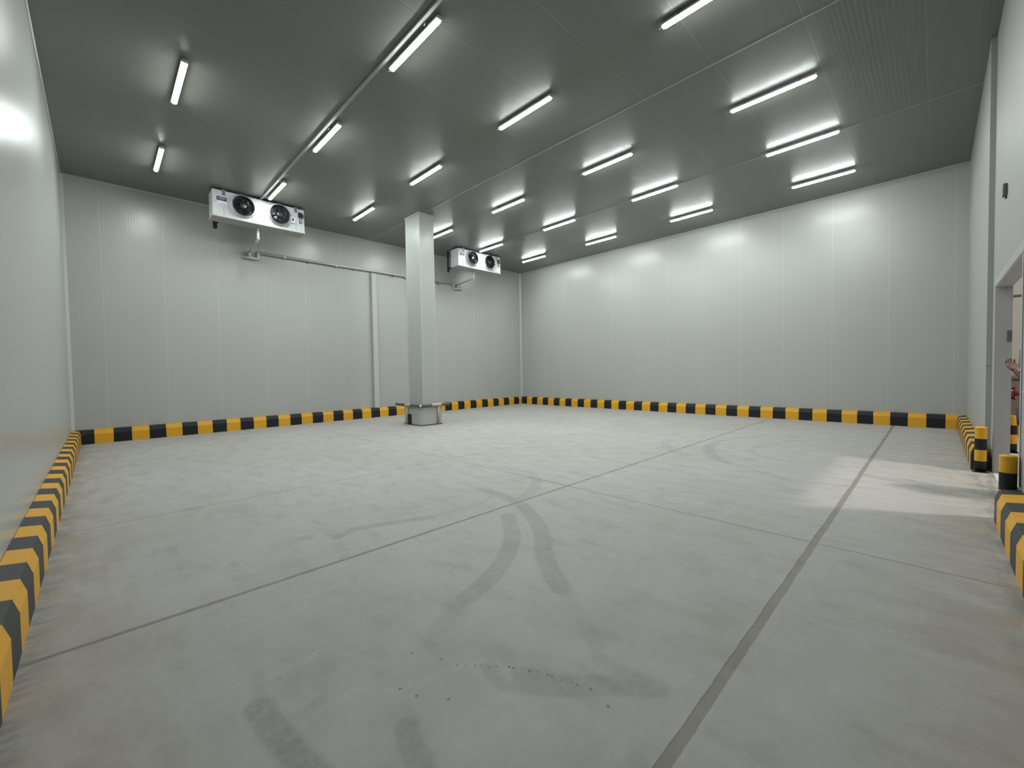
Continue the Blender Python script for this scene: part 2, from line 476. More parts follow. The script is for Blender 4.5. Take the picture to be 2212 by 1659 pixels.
# corner flashings
S('trim_6', MB().prism([(-.0, 0), (-.05, 0), (0, -.05)], 'z', .3, H), M['flash'])
S('trim_7', MB().prism([(-LA, 0), (-LA + .05, 0), (-LA, -.05)], 'z', .3, H), M['flash'])
# end piece of the thick wall: narrow upright strip with a small ledge
S('trim_8', MB().box(XJ - .006, YN, 1.432, XJ + .12, YF + .006, 1.440), M['flash'])

# ------------------------------------------------------------------ doorway frame
d = bpy.data.objects.new('door_1', None); COL.objects.link(d); d.location = (DX1, YN, 0); d['kind'] = 'structure'
d['label'] = 'open cold room doorway with grey metal frame at the right edge'
def loc_build(mb, name, mats, parent):
    o = mb.build(name, mats); o.parent = parent; o.matrix_parent_inverse = Matrix.Translation(-Vector(parent.location)); return o
fr = MB()
fr.box(DX0 - .09, YN, DZ, DX1 + .06, YN + .008, DZ + .10)
fr.box(DX1, YN, 0, DX1 + .06, YN + .008, DZ)
fr.box(DX0 - .06, YN, .32, DX0, YN + .008, DZ)
fr.box(DX0, YN + .002, DZ - .012, DX1, YN - T - .002, DZ)
fr.box(DX1 - .012, YN + .002, 0, DX1, YN - T - .002, DZ)
fr.box(DX0, YN + .002, 0, DX0 + .012, YN - T - .002, DZ)
loc_build(fr, 'door_frame', M['frame'], d)
loc_build(MB().box(DX1 - .017, -13.958, 1.742, DX1 - .012, -14.0, 1.884), 'switch_plate', M['plate'], d)

# ------------------------------------------------------------------ corridor outside
S('floor_outside', MB().box(-12, YN, -.12, .0, -20, 0.0), M['slab'])
S('wall_outside_end', MB().box(-.5, YN - T, 0, -.36, -20, 9), M['beige'])
S('wall_outside_far', MB().box(-12, -20, 0, -.36, -20.14, 9), M['beige'])
S('wall_outside_near', MB().box(-12.14, YN - T, 0, -12, -20.14, 9), M['beige'])
S('ceiling_outside', MB().box(-12.14, YN - T, 9, -.36, -20.14, 9.12), M['beige'])
S('trim_9', MB().box(-.515, YN - T, 2.80, -.5, -17, 2.835), M['hole'])
o = MB().box(-.60, -14.05, .30, -.57, -15.2, 1.21, bev=.004).box(-.64, -14.05, 1.15, -.56, -15.2, 1.21).box(-.64, -14.1, 0, -.51, -14.16, .3).box(-.64, -15.1, 0, -.51, -15.16, .3).build('board_panel', M['taupe'])
tag(o, 'taupe brown board standing outside the doorway above the striped kerb', 'board')
r_ = empty('valve_fitting', (-.95, -14.42, .86), 'dark red metal fitting seen through the doorway before the taupe board', 'valve')
MB().tube([(0, .14, .0), (0, -.2, .0)], .045, 16).build('pipe', M['red'], r_)
MB().tube([(0, .055, -.11), (0, .055, .11)], .05, 16).lathe([(.001, .11), (.065, .11), (.065, .125), (.001, .125)], (0, .055, 0), 'z', 20).lathe([(.001, -.125), (.065, -.125), (.065, -.11), (.001, -.11)], (0, .055, 0), 'z', 20).build('coupling', M['red'], r_)
MB().tube([(0, -.1, -.86), (0, -.1, 0)], .03, 12).build('riser', M['red'], r_)

# ------------------------------------------------------------------ painted kerbs
KP = [(0.003, 0.0), (0.143, 0.0), (0.143, 0.217), (0.118, 0.298), (0.003, 0.314)]   # (distance from wall, height)
def kerb(name, pos, nrm, bounds, cols, mit0, mit1, label, blk='kblack'):
    """pos(t, d, z) -> point; bounds = list of t along the wall; cols[i] colour between bounds i and i+1"""
    bm = bmesh.new()
    rings = []
    n = len(bounds)
    for i, t in enumerate(bounds):
        ring = []
        for dd, z in KP:
            tt = t
            if i == 0 and mit0: tt = t + (dd + .003) * mit0
            if i == n - 1 and mit1: tt = t + (dd + .003) * mit1
            jx = random.uniform(-.004, .004) if 0 < i < n - 1 else 0
            ring.append(bm.verts.new(pos(tt + jx * (1 if dd < .12 else .5), dd, z)))
        rings.append(ring)
    m = len(KP)
    for i in range(n - 1):
        for j in range(m):
            fc = bm.faces.new((rings[i][j], rings[i][(j + 1) % m], rings[i + 1][(j + 1) % m], rings[i + 1][j]))
            fc.material_index = cols[i]
    bm.faces.new(rings[0]).material_index = cols[0]
    bm.faces.new(list(reversed(rings[-1]))).material_index = cols[-1]
    es = [e_ for e_ in bm.edges if not e_.is_boundary and abs(e_.verts[0].co.z - e_.verts[1].co.z) < 1e-5 and e_.verts[0].co.z > .2 and e_.verts[0].co.z < .3]
    bmesh.ops.bevel(bm, geom=es, offset=.01, segments=2, affect='EDGES', material=-1)
    mb = MB(); mb.bm.free(); mb.bm = bm
    o = mb.build(name, [M['yellow'], M[blk]])
    return tag(o, label, 'kerb', 'black and yellow painted kerbs')
Yc, Kc = 0, 1
# back wall
bA = [-LA] + [-13.876 + .3103 * j for j in range(27)] + [-5.61, -5.30, -4.99] + [-.026 - .3103 * i for i in range(15, 0, -1)] + [0.0]
cA = [Kc] + [Yc if j % 2 == 0 else Kc for j in range(26)] + [Yc, Kc, Yc] + [Kc]
k = 16
while len(cA) < len(bA) - 1:
    k -= 1
    cA.append(Yc if k % 2 == 1 else Kc)
# right part: segments counted from the corner (segment i lies between i and i+1); odd = black
cA = cA[:30]
right = []
for a, b in zip(bA[30:-1], bA[31:]):
    mid = (a + b) / 2
    i = int(math.floor((-.026 - mid) / .3103))
    right.append(Yc if i % 2 == 0 else Kc)
cA = cA + right
kerb('painted_kerb', lambda t, dd, z: (t, -dd, z), None, bA, cA[:len(bA) - 1], 1, -1, 'long striped kerb at the foot of the back wall behind the pillar')
bB = [0.0] + [-(.141 + .3103 * i) for i in range(1, 44)] + [YF]
cB = [Kc] + [(Kc if i % 2 == 0 else Yc) for i in range(1, 44)]
kerb('painted_kerb', lambda t, dd, z: (-dd, t, z), None, bB, cB, -1, 1, 'striped kerb along the right wall between the two far corners')
bC = [0.0] + [-(.141 + .3145 * i) for i in range(1, 43)] + [YN]
cC = [Yc] + [(Yc if i % 2 == 0 else Kc) for i in range(1, 43)]
cC[-1] = Kc
kerb('painted_kerb', lambda t, dd, z: (-LA + dd, t, z), None, bC, cC[:len(bC) - 1], -1, 1, 'striped kerb running along the left wall towards the viewer', 'kdust')
bD = [0.0] + [-(.141 + .31 * i) for i in range(1, 17)] + [-5.22]
cD = [(Kc if i % 2 == 0 else Yc) for i in range(17)]
kerb('painted_kerb', lambda t, dd, z: (t, YF + dd, z), None, bD, cD, -1, 0, 'short striped kerb ending at the bollard on the far side of the doorway', 'kdust')
bE = [-7.885] + [-8.09 - .315 * i for i in range(19)] + [-LA]
cE = [(Kc if i % 2 == 0 else Yc) for i in range(20)]
kerb('painted_kerb', lambda t, dd, z: (t, YN + dd * 1.12, z), None, bE, cE, 0, 1.16, 'striped kerb at the lower right edge on the near side of the doorway', 'kdust')
bF = [YN - T - .02] + [-14.25 - .31 * i for i in range(0, 18)]
kerb('painted_kerb', lambda t, dd, z: (-.66 - dd, t, z), None, bF, [(Kc if i % 2 == 0 else Yc) for i in range(18)], 0, 0, 'striped kerb out in the corridor behind the doorway')
# ------------------------------------------------------------------ bollards
def bollard(loc, label, h=.6, r=.057, bands=(0, .15, .3, .45, .6)):
    root = empty('bollard', loc, label, 'bollard', 'black and yellow safety bollards')
    mb = MB()
    cols = [1, 0, 1, 0]
    bh = h / 4
    for i, c in enumerate(cols):
        mb.lathe([(r, bands[i]), (r, bands[i + 1])], (0, 0, 0), 'z', 32, c, capA=(i == 0))
    mb.lathe([(r, h), (r - .004, h + .006), (0.002, h + .008)], (0, 0, 0), 'z', 32, 0)
    mb.build('post', [M['yellow'], M['kblack']], root)
    MB().box(-.08, -.075, 0, .08, .075, .008, bev=.002).build('base_plate', M['kblack'], root)
    for sx in (-1, 1):
        for sy in (-1, 1):
            MB().lathe([(.009, 0), (.009, .012), (.001, .013)], (sx * .068, sy * .06, .008), 'z', 6, capA=True).build('bolt', M['galv'], root)
    return root
bollard((-5.325, -13.745, 0), 'black and yellow bollard at the far side of the doorway, ending the kerb')
bollard((-7.80, -13.785, 0), 'black and yellow bollard half hidden behind the near kerb end', bands=(0, .14, .285, .45, .6))
bollard((-3.2, -14.195, 0), 'black and yellow bollard outside, seen through the doorway')

# ------------------------------------------------------------------ pillar
PX0, PX1, PY0, PY1 = -7.35, -6.885, -3.28, -2.56
pr = empty('pillar', ((PX0 + PX1) / 2, (PY0 + PY1) / 2, 0), 'tall grey panelled square pillar standing near the back wall', 'pillar')
cx, cy = (PX1 - PX0) / 2, (PY1 - PY0) / 2
MB().box(-cx, -cy, 0, cx, cy, H - .001, bev=.006).build('casing', M['pillar'], pr)
MB().box(-cx - .02, -cy - .02, H - .035, cx + .02, cy + .02, H - .001, bev=.004).build('collar', M['flash'], pr)
for sx, sy in ((-1, -1), (1, -1), (-1, 1)):
    x0, y0 = sx * cx, sy * cy
    MB().prism([(x0 - sx * .05, y0), (x0 - sx * .05, y0 + .003 * sy), (x0 + .003 * sx, y0 + .003 * sy), (x0 + .003 * sx, y0 - sy * .05), (x0, y0 - sy * .05), (x0, y0)], 'z', .01, H - .04).build('corner_flashing', M['flash'], pr)

# guard round the foot of the pillar
gd = empty('pillar_guard', (-7.12, -2.95, 0), 'grey sheet guard with padded rail around the foot of the pillar', 'guard')
def rrect(x0, y0, x1, y1, r, n=6):
    pts = []
    for (ax, ay, a0) in ((x1 - r, y1 - r, 0), (x0 + r, y1 - r, 90), (x0 + r, y0 + r, 180), (x1 - r, y0 + r, 270)):
        for j in range(n + 1):
            a = math.radians(a0 + 90 * j / n)
            pts.append((ax + r * math.cos(a), ay + r * math.sin(a)))
    return pts
MB().prism(rrect(-.40, -.46, .345, .46, .10), 'z', 0, .52).build('skirt', M['sheet'], gd)
MB().prism(rrect(-.41, -.47, .355, .47, .10), 'z', 0, .02).build('foot_flange', M['kblack'], gd)
def rail_piece(a, b, m, nm, r=.041):
    a, b = Vector(a), Vector(b)
    MB().tube([a, a + (b - a) * .03, b - (b - a) * .03, b], [r * .8, r, r, r * .8], 14).build(nm, m, gd)
zr = .555
xL, yF = -.425, -.49
rail_piece((xL, .82, zr), (xL, .30, zr), M['padding'], 'rail_padding')
rail_piece((xL, .30, zr), (xL, .00, zr), M['tape'], 'tape_wrap', .044)
rail_piece((xL, .00, zr), (xL, -.49, zr), M['padding'], 'rail_padding')
MB().tube([(xL, -.47, zr), (xL, yF, zr), (xL + .02, yF, zr)], .030, 12).build('joint', M['pvcw'], gd)
rail_piece((xL + .02, yF, zr), (-.06, yF, zr), M['padding'], 'rail_padding')
rail_piece((-.06, yF, zr), (.26, yF, zr), M['tape'], 'tape_wrap', .044)
rail_piece((.26, yF, zr), (.56, yF, zr), M['padding'], 'rail_padding')
for px_, py_, mm in ((xL, .20, 'tape'), (.16, yF, 'tape')):
    MB().tube([(px_, py_, .006), (px_, py_, zr - .02)], .028, 12).build('post', M[mm], gd)
MB().box(-.43, .02, .005, -.405, .17, .30).build('dark_patch', M['kblack'], gd)

# ------------------------------------------------------------------ evaporator units
def fan_blades(c, nb=7, r0=.055, r1=.19, tw=.5, ph=0):
    mb = MB()
    for k in range(nb):
        a0 = 2 * PI * k / nb + ph
        rows = []
        for i in range(6):
            t = i / 5
            r = r0 + (r1 - r0) * t
            wid = .55 + .35 * math.sin(t * PI * .7)
            row = []
            for j in range(5):
                u = j / 4 - .5
                a = a0 + u * wid + t * .45
                dep = -u * .05
                row.append(mb.bm.verts.new((c[0] + r * math.cos(a), c[1] + dep, c[2] + r * math.sin(a))))
            rows.append(row)
        for i in range(5):
            for j in range(4):
                f_ = mb.bm.faces.new((rows[i][j], rows[i][j + 1], rows[i + 1][j + 1], rows[i + 1][j])); f_.smooth = True
    ge = bmesh.ops.solidify(mb.bm, geom=mb.bm.faces[:], thickness=.003)
    return mb

def evaporator(loc, label):
    """origin: middle of the length, front face plane, underside of casing"""
    L2, D, HH = 1.01, .44, .61
    u = empty('evaporator_unit', loc, label, 'cooling unit', 'ceiling cooling units')
    MB().box(-L2, 0, .0, L2, D, HH, bev=.008).build('casing', M['white'], u)
    MB().box(-L2 - .012, -.012, -.018, L2 + .012, D + .01, .045, bev=.012).build('drip_tray', M['tray'], u)
    MB().box(-L2 - .004, .015, HH, L2 + .004, D + .004, HH + .012).build('top_plate', M['black'], u)
    zc = .335
    for fx in (-.40, .405):
        ring = MB()
        ring.lathe([(.288, 0.0), (.272, .012), (.252, .045), (.240, .075), (.234, .080), (.229, .074), (.226, 0.002)], (fx, 0, zc), '-y', 64)
        rg = ring.build('fan_funnel', M['white'], u)
        MB().lathe([(.236, .076), (.238, .088), (.228, .090), (.224, .080), (.224, .004)], (fx, 0, zc), '-y', 64).build('fan_ring', M['black'], u)
        MB().lathe([(.001, .003), (.225, .003)], (fx, 0, zc), '-y', 48).build('fan_opening', M['dark'], u)
        fan = MB().lathe([(.07, .015), (.07, .06), (.055, .072), (.02, .075), (.001, .075)], (fx, 0, zc), '-y', 32)
        fo = fan.build('fan_motor', M['black'], u)
        b = fan_blades((fx, -.04, zc), ph=.3 if fx < 0 else .9)
        bo = b.build('fan_blades', M['black'], u)
        # guard: rings and spokes
        g = MB()
        for rr in (.06, .10, .14, .18, .215):
            pts = [(fx + rr * math.cos(2 * PI * j / 36), -.088 - .006 * (1 - rr / .22), zc + rr * math.sin(2 * PI * j / 36)) for j in range(37)]
            g.tube(pts, .0012, 5, cap=False)
        for j in range(4):
            a = PI / 4 + PI / 2 * j
            g.tube([(fx + .05 * math.cos(a), -.094, zc + .05 * math.sin(a)), (fx + .228 * math.cos(a), -.088, zc + .228 * math.sin(a))], .002, 5)
        g.build('fan_guard', M['black'], u)
        # supply wire at lower right of each fan
        x0, z0 = fx + .165, zc - .165
        MB().tube([(x0 - .1, -.094, z0 + .1), (x0, -.09, z0), (x0 + .02, -.06, z0 - .03), (x0 + .03, -.02, z0 - .07), (x0 + .01, -.006, z0 - .12)], .004, 6).build('wire', M['black'] if fx > 0 else M['hole'], u)
        MB().box(fx - .185, -.096, zc - .175, fx - .16, -.075, zc - .15).build('guard_clip', M['black'], u)
    for bx in (-.785, .80):
        MB().box(bx - .033, -.012, HH - .105, bx + .033, .02, HH + .03, bev=.003).box(bx - .026, -.016, HH - .02, bx + .026, -.01, HH + .02).build('hanging_bracket', M['galv'], u)
        MB().box(bx - .024, -.02, HH - .1, bx + .024, -.011, HH - .088).build('bracket_bolt', M['ink'], u)
        for yy in (.06, D - .06):
            MB().tube([(bx, yy, HH), (bx, yy, HH + .052)], .006, 8).build('hanger_rod', M['galv'], u)
    lb = MB().box(-.93, -.004, .37, -.73, .002, .455).build('name_plate', M['blue'], u)
    # pale round emblem and two rows of pale lettering (too small in the photo to read)
    pm = MB().lathe([(.014, .0045), (.014, .006), (.020, .006), (.020, .0045)], (-.905, 0, .413), '-y', 20)
    xx = -.873
    for wv in (.010, .014, .014, .010, .016, .014, .012):
        pm.box(xx, -.0062, .408, xx + wv, -.004, .436); xx += wv + .005
    xx = -.873
    for wv in (.02, .015, .025, .02):
        pm.box(xx, -.0062, .391, xx + wv, -.004, .399); xx += wv + .005
    pm.build('lettering', M['pale'], lb)
    st = MB().box(-.90, -.003, .285, -.72, .002, .345).build('sticker', M['sticker'], u)
    sk = MB(); xx = -.885
    for i in range(9):
        wv = random.uniform(.008, .016); sk.box(xx, -.0045, .296, xx + wv, -.003, .306 + random.uniform(0, .006)); xx += wv + .004
    sk.build('print', M['ink'], st)
    for hx, zs in ((-.79, (.20, .15, .105, .055)), (-.005, (.185, .14, .095)), (.80, (.20, .155, .105, .055))):
        for z_ in zs: MB().lathe([(.009, .0), (.009, .004), (.001, .005)], (hx, 0, z_), '-y', 12).build('screw', M['hole'], u)
    # right end: warning triangle label, cable label, terminal box
    ws = MB().box(.685, -.003, .235, .775, .002, .37).build('warning_sticker', M['sticker'], u)
    MB().prism([(.70, .262), (.72, .262), (.73, .275), (.74, .262), (.76, .262), (.74, .345), (.73, .355), (.72, .345)], 'y', -.0045, -.003).build('warning_symbol', M['ink'], ws)
    MB().box(.69, -.0045, .195, .78, .002, .202).box(.655, -.0045, .203, .70, .002, .208).build('label_print', M['ink'], u)
    MB().prism([(.855, .385), (.945, .375), (.985, .43), (.965, .475), (.93, .505), (.855, .505)], 'y', -.05, 0).build('terminal_box', M['black'], u)
    cb = MB().tube([(.875, -.02, .385), (.885, -.012, .36), (.885, -.01, .26), (.885, -.008, .235)], .007, 6)
    cb.tube([(.925, -.02, .385), (.935, -.012, .34), (.935, -.01, .26), (.925, -.008, .235), (.885, -.008, .232)], .007, 6)
    cb.build('cable', M['ink'], u)
    MB().tube([(.945, -.02, .43), (.972, -.02, .41), (.972, -.012, .36)], .006, 6).build('cable', M['ink'], u)
    for sx in (-1, 1):
        MB().lathe([(.011, 0), (.011, .004), (.001, .005)], (sx * .975, 0, .33 if sx < 0 else .27), '-y', 12).build('screw', M['hole'], u)
    MB().lathe([(.014, -L2 - .004), (.014, -L2 + .002)], (0, .21, .33), 'x', 12, capA=True).build('screw', M['hole'], u)
    return u

EV = [(-10.735, -1.43, 5.24), (-3.62, -1.48, 5.24)]
evaporator(EV[0], 'left white twin-fan cooling unit hanging beside the conduit')
evaporator(EV[1], 'right white twin-fan cooling unit to the right of the pillar')
# insulated pipes from ceiling under each unit's left end
def foam_pipe(u, dx, label):
    x, y = u[0] + dx, u[1]
    MBo = MB()
    yb = y + .44 + .09
    yp = y + .74
    MBo.tube([(x, yp, H - .001), (x, yp, 5.32), (x + .005, yp, 5.30), (x + .01, yp, 5.17), (x + .012, yp, 5.145), (x + .013, yp, 5.135)], [.03, .03, .045, .045, .035, .012], 16)
    MBo.tube([(x + .01, yp, 5.26), (x + .03, yp - .12, 5.28), (x + .04, y + .49, 5.29)], .035, 14)
    return tag(MBo.build('insulated_pipe', M['foam']), label, 'pipe', 'black insulated refrigerant pipes')
foam_pipe(EV[0], -.86, 'black foam covered pipe under the left end of the left cooling unit')
foam_pipe(EV[1], -.92, 'black foam covered pipe beside the left end of the right cooling unit')

# ------------------------------------------------------------------ drain pipes
zp = lambda x: 4.86 - .004 * (x + 7.1)
dr = empty('drain_pipe', (-7.14, -.06, 4.86), 'long grey drain pipe along the back wall joining both cooling units', 'pipe')
def wp(mb, nm, m):
    o_ = mb.build(nm, m); o_.parent = dr; o_.matrix_parent_inverse = Matrix.Translation(-Vector(dr.location)); return o_
wp(MB().tube([(-10.50, -.06, zp(-10.5)), (-3.79, -.06, 4.915)], .036, 16), 'main_pipe', M['pvc'])
for x in (-9.85, -8.35, -5.9, -4.9):
    wp(MB().tube([(x - .035, -.06, zp(x)), (x + .035, -.06, zp(x))], .041, 16), 'socket', M['pvc'])
for x in (-9.2, -7.8, -6.4, -4.5):
    wp(MB().box(x - .012, -.1, zp(x) - .048, x + .012, -.002, zp(x) - .034).box(x - .012, -.035, zp(x) - .04, x + .012, 0, zp(x) + .04), 'clip', M['galv'])
# left trap
wp(MB().tube([(-10.515, -.06, 4.90), (-10.515, -.06, 4.69)], .036, 16), 'elbow', M['pvc'])
wp(MB().tube([(-10.90, -.06, 4.70), (-10.49, -.06, 4.70)], .036, 16), 'trap', M['pvc'])
wp(MB().tube([(-10.72, -.06, 4.70), (-10.72, -.06, 4.865)], .036, 16), 'riser', M['pvc'])
wp(MB().tube([(-10.72, -.06, 4.86), (-10.745, -.55, 4.885), (-10.76, -.95, 4.90)], .024, 12), 'branch_pipe', M['pvc'])
wp(MB().tube([(-10.765, -1.0, 4.905), (-10.77, -1.18, 4.93), (-10.77, -1.2, 4.96), (-10.77, -1.2, 5.219)], .032, 14), 'down_pipe', M['pvcw'])
wp(MB().tube([(-10.755, -.90, 4.897), (-10.768, -1.07, 4.91)], .036, 14), 'socket', M['pvc'])
# right trap
wp(MB().tube([(-3.79, -.06, 4.94), (-3.79, -.06, 4.735)], .036, 16), 'elbow', M['pvc'])
wp(MB().tube([(-3.80, -.06, 4.745), (-3.40, -.06, 4.745)], .036, 16), 'trap', M['pvc'])
wp(MB().tube([(-3.60, -.06, 4.745), (-3.60, -.06, 4.92)], .036, 16), 'riser', M['pvc'])
wp(MB().tube([(-3.60, -.06, 4.915), (-3.70, -.85, 4.93), (-3.735, -1.2, 4.94)], .024, 12), 'branch_pipe', M['pvc'])
wp(MB().tube([(-3.735, -1.22, 4.925), (-3.735, -1.22, 5.219)], .032, 14), 'down_pipe', M['pvcw'])
# downpipe casing on the wall
tag(MB().prism([(-7.205, -.002), (-7.205, -.10), (-7.19, -.105), (-7.045, -.105), (-7.03, -.10), (-7.03, -.002)], 'z', .316, 4.824).build('pipe_casing', M['flash']),
    'upright grey box casing on the back wall below the drain pipe', 'casing')

# ------------------------------------------------------------------ ceiling conduit
cd = empty('ceiling_conduit', (-10.72, -7, H), 'grey cable conduit fixed along the ceiling beside the left lamps', 'conduit')
def wc(mb, nm, m):
    o_ = mb.build(nm, m); o_.parent = cd; o_.matrix_parent_inverse = Matrix.Translation(-Vector(cd.location)); return o_
wc(MB().box(-10.745, -13.7, H - .035, -10.70, -.9, H - .001, bev=.004), 'trunking', M['conduit'])
for y in (-8.75, -7.3, -5.65, -4.25, -2.85):
    wc(MB().tube([(-10.69, y, H - .03), (-10.685, y, H - .05), (-10.69, y + .015, H - .065), (-10.70, y + .02, H - .055)], .006, 6), 'hook', M['galv'])

# ------------------------------------------------------------------ lamps
COLX = [-1.542, -3.772, -5.909, -8.456, -10.601, -12.758]
ROWY = [-2.258, -5.317, -8.346, -11.408]
def make_lamp():
    r = empty('ceiling_lamp', (0, 0, H), 'x', 'lamp', 'LED batten lamps on the ceiling')
    HL = .60
    # housing: shallow trough above the diffuser
    MB().prism([(-.040, -.062), (-.038, -.034), (-.024, -.026), (.024, -.026), (.038, -.034), (.040, -.062)], 'y', -HL, HL).build('housing', M['body'], r)
    # diffuser: rounded bar, the ends drawn in
    bm = bmesh.new()
    prof = []
    for j in range(9):
        a = PI * j / 8
        prof.append((.038 * math.cos(a), -.0625 - .034 * math.sin(a)))
    rings = []
    for t, s_ in ((-HL + .004, .45), (-HL + .010, .75), (-HL + .028, 1), (HL - .028, 1), (HL - .010, .75), (HL - .004, .45)):
        rings.append([bm.verts.new((x * s_, t, -.0625 + (z + .0625) * s_)) for x, z in prof])
    for i in range(5):
        for j in range(8):
            f_ = bm.faces.new((rings[i][j], rings[i][j + 1], rings[i + 1][j + 1], rings[i + 1][j])); f_.smooth = True
    bm.faces.new(rings[0]); bm.faces.new(list(reversed(rings[-1])))
    mb = MB(); mb.bm.free(); mb.bm = bm
    mb.build('diffuser', M['glow'], r)
    for s_ in (-1, 1):
        MB().box(-.038, s_ * (HL - .002), -.075, .038, s_ * (HL + .014), -.028, bev=.006).build('end_cap', M['body'], r)
        MB().box(-.044, s_ * .38 - .012, -.056, .044, s_ * .38 + .012, -.001).build('clip', M['galv'], r)
    y = HL + .012
    MB().tube([(0, y, -.055), (-.005, y + .03, -.07), (-.02, y + .055, -.06), (-.025, y + .06, -.03), (-.022, y + .055, -.001)], .005, 7).build('cable', M['white'], r)
    return r
proto = make_lamp()
ordn = ['first', 'second', 'third', 'fourth', 'fifth', 'sixth']
first = True
for ri, y in enumerate(ROWY):
    for ci, x in enumerate(COLX):
        if (ri == 3 and ci >= 4) or (ri == 2 and ci == 5): continue   # these hang outside the picture
        if first:
            r = proto; first = False
        else:
            r = proto.copy(); COL.objects.link(r)
            for ch in list(proto.children):
                c = ch.copy(); COL.objects.link(c); c.parent = r
        r.location = (x, y, H)
        rowt = ['row nearest the back wall', 'second row out from the back wall', 'third row out from the back wall', 'row farthest from the back wall'][ri]
        colt = ['nearest the right wall', 'second from the right wall', 'third from the right wall', 'fourth from the right wall', 'beside the ceiling conduit', 'nearest the left wall'][ci]
        r['label'] = 'lit white batten lamp, %s, %s' % (rowt, colt)

# ------------------------------------------------------------------ small things on the door wall
wb = empty('wall_bracket', (-6.32, YN, 3.43), 'small dark box fixed high on the wall above the doorway', 'bracket')
MB().box(-.06, 0, -.065, .06, .035, .065, bev=.006).build('box', M['plate'], wb)
MB().box(.02, .0, -.09, .035, .012, -.065).build('cable', M['ink'], wb)
loc_build(MB().lathe([(.010, 0), (.010, .012), (.007, .017), (.001, .018)], (-8.0, YN + .0, 1.2), 'y', 16, capA=True), 'knob', M['pvcw'], d)

# ------------------------------------------------------------------ person in the doorway
def skinned(name, verts, edges, radii, m, parent=None, sub=2, root=0):
    me = bpy.data.meshes.new(name)
    me.from_pydata(verts, edges, [])
    o_ = bpy.data.objects.new(name, me); COL.objects.link(o_)
    md_ = o_.modifiers.new('skin', 'SKIN'); md_.use_smooth_shade = True
    for i, r in enumerate(radii):
        rr = r if isinstance(r, tuple) else (r, r)
        me.skin_vertices[0].data[i].radius = rr
        me.skin_vertices[0].data[i].use_root = (i == root)
    sb = o_.modifiers.new('sub', 'SUBSURF'); sb.levels = sub; sb.render_levels = sub
    dg = bpy.context.evaluated_depsgraph_get()
    me2 = bpy.data.meshes.new_from_object(o_.evaluated_get(dg))
    o_.modifiers.clear(); o_.data = me2
    me2.materials.clear(); me2.materials.append(m)
    for p in me2.polygons: p.use_smooth = True
    if parent: o_.parent = parent
    return o_

def chainv(lst):
    V, R_, E = [], [], []
    for p, r in lst: V.append(p); R_.append(r)
    return V, R_

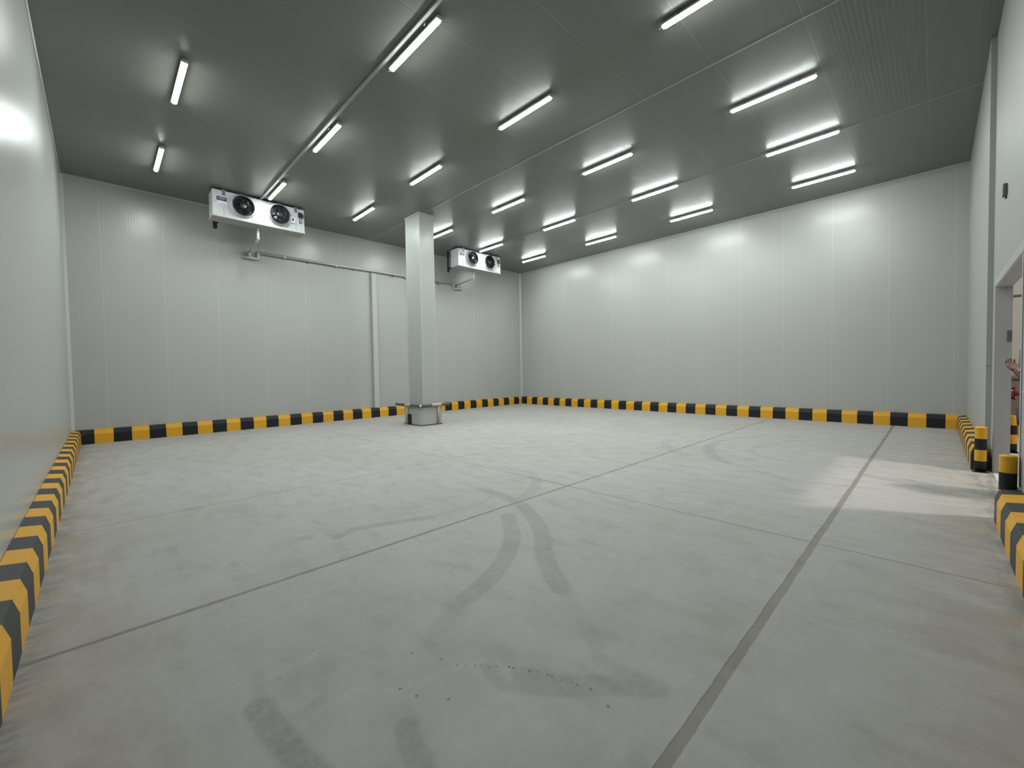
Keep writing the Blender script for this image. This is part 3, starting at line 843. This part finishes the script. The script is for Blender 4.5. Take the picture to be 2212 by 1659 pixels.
def person():
    # local frame: faces +y, origin between the feet
    P = empty('person', (-6.62, -14.07, 0), 'person in a plum top half hidden behind the doorway, one hand raised', 'person')
    V = []; R_ = []; E = []
    def add(p, r, link=None):
        V.append(p); R_.append(r)
        if link is not None: E.append((link, len(V) - 1))
        return len(V) - 1
    pel = add((0, -.02, .96), (.145, .105))
    wa = add((0, -.02, 1.12), (.125, .095), pel)
    ch = add((0, -.025, 1.32), (.15, .11), wa)
    nk0 = add((0, -.03, 1.50), (.075, .07), ch)
    nk = add((0, -.02, 1.57), (.055, .055), nk0)
    hd = add((0, .0, 1.66), (.072, .088), nk)
    hd2 = add((0, .0, 1.74), (.07, .085), hd)
    for s in (-1, 1):
        h = add((s * .09, -.02, .90), .088, pel)
        kn = add((s * .10, .0, .49), .056, h)
        an = add((s * .10, -.04, .09), .036, kn)
        hl = add((s * .105, .03, .045), .034, an)
        add((s * .115, .14, .03), .027, hl)
    # left arm hanging (far side from the jamb)
    sh = add((-.17, -.03, 1.46), .055, ch)
    el = add((-.22, -.05, 1.18), .040, sh)
    wr = add((-.23, .02, .93), .027, el)
    hA = (sh, el, wr)
    # raised arm (+x side), forearm bent up into the doorway
    sh2 = add((.17, -.02, 1.46), .056, ch)
    el2 = add((.195, .085, 1.295), .041, sh2)
    wr2 = add((.265, .138, 1.395), .026, el2)
    body = skinned('body', V, E, R_, M['skin'], None)
    # hands (palm, four unequal bent fingers, thumb), ears and nose fused into the one body surface
    mb = MB(); mb.bm.free(); mb.bm = bmesh.new(); mb.bm.from_mesh(body.data)
    def hand(w, d, side, curl0):
        w = Vector(w); d = Vector(d).normalized(); side = Vector(side); side = (side - d * side.dot(d)).normalized()
        n_ = d.cross(side).normalized()
        for off, l0, ln, curl in ((-.035, .074, .064, .30), (-.0115, .082, .076, .22), (.0115, .080, .070, .28), (.034, .070, .054, .38)):
            k0 = w + side * off * .45 - d * .02; k1 = w + d * l0 + side * off
            mb.tube([k0, w + d * l0 * .5 + side * off * .9, k1], [.0165, .016, .0115], 10)
            dd_ = d.copy(); pts = [k1 - d * .012, k1]
            for q in range(3):
                dd_ = (dd_ + n_ * (curl + curl0) * (q * .5 + .4)).normalized()
                pts.append(pts[-1] + dd_ * ln * (.45, .32, .23)[q])
            pts.append(pts[-1] + dd_ * .004)
            mb.tube(pts, [.0095, .0092, .0086, .0078, .0065, .004], 10)
        b0 = w + d * .012 + side * -.014
        td = (d * .62 - side * .78).normalized()
        mb.tube([b0, b0 + td * .038, b0 + td * .062 + d * .012 + n_ * .006, b0 + td * .074 + d * .030 + n_ * .012, b0 + td * .076 + d * .036 + n_ * .013], [.0145, .0135, .011, .009, .004], 10)
    hand((.265, .138, 1.395), (.72, .22, .62), (-.3, .9, -.1), .25)
    hand((-.23, .02, .93), (0, .12, -1), (0, 1, .1), .1)
    mb.tube([(0, .075, 1.712), (0, .092, 1.69), (0, .106, 1.668), (0, .095, 1.655)], [.006, .010, .014, .008], 10)
    for s_ in (-1, 1):
        mb.tube([(s_ * .066, .0, 1.715), (s_ * .078, -.004, 1.70), (s_ * .078, -.002, 1.67), (s_ * .066, .002, 1.655)], [.006, .012, .010, .005], 10)
    mb.bm.to_mesh(body.data); mb.bm.free()
    rm = body.modifiers.new('remesh', 'REMESH'); rm.mode = 'VOXEL'; rm.voxel_size = .004; rm.use_smooth_shade = True
    sm_ = body.modifiers.new('smooth', 'SMOOTH'); sm_.factor = .5; sm_.iterations = 3
    me3 = bpy.data.meshes.new_from_object(body.evaluated_get(bpy.context.evaluated_depsgraph_get()))
    body.modifiers.clear(); body.data = me3
    me3.materials.clear(); me3.materials.append(M['skin'])
    for p_ in me3.polygons: p_.use_smooth = True
    body.parent = P
    for s_ in (-1, 1):
        MB().lathe([(.001, .011), (.008, .008), (.011, 0), (.008, -.006), (.001, -.008)], (s_ * .03, .078, 1.70), 'y', 12).build('eye', M['sticker'], P)
    MB().tube([(-.025, .084, 1.625), (0, .091, 1.622), (.025, .084, 1.625)], .004, 6).build('mouth', M['plum'], P)
    skinned('hair', [(0, -.035, 1.69), (0, -.02, 1.77), (0, .03, 1.795)], [(0, 1), (1, 2)], [(.078, .075), (.078, .085), (.06, .05)], M['hair'], P, 2)
    skinned('scarf', [(0, -.005, 1.36), (0, -.005, 1.47), (0, 0, 1.58), (0, .0, 1.645)], [(0, 1), (1, 2), (2, 3)], [(.17, .16), (.15, .145), (.12, .135), (.115, .135)], M['plum'], P, 2)
    # clothes
    skinned('shirt', [(0, -.02, .84), (0, -.015, .98), (0, -.01, 1.14), (0, -.02, 1.34), (0, -.03, 1.49),
                      (.17, -.02, 1.462), (.195, .06, 1.335), (-.17, -.03, 1.462), (-.21, -.045, 1.27)],
            [(0, 1), (1, 2), (2, 3), (3, 4), (3, 5), (5, 6), (3, 7), (7, 8)],
            [(.175, .14), (.172, .135), (.158, .13), (.172, .135), (.088, .088), .075, .068, .075, .062], M['plum'], P, 2, 1)
    skinned('trousers', [(0, -.02, .95), (-.09, -.02, .88), (-.10, 0, .49), (-.10, -.035, .12), (.09, -.02, .88), (.10, 0, .49), (.10, -.035, .12)],
            [(0, 1), (1, 2), (2, 3), (0, 4), (4, 5), (5, 6)], [(.15, .115), .105, .078, .06, .105, .078, .06], M['trous'], P, 2)
    for s in (-1, 1):
        skinned('shoe', [(s * .10, -.06, .055), (s * .105, .03, .05), (s * .115, .15, .04)], [(0, 1), (1, 2)], [(.042, .045), (.045, .042), (.042, .032)], M['ink'], P, 2)
    return P
person()
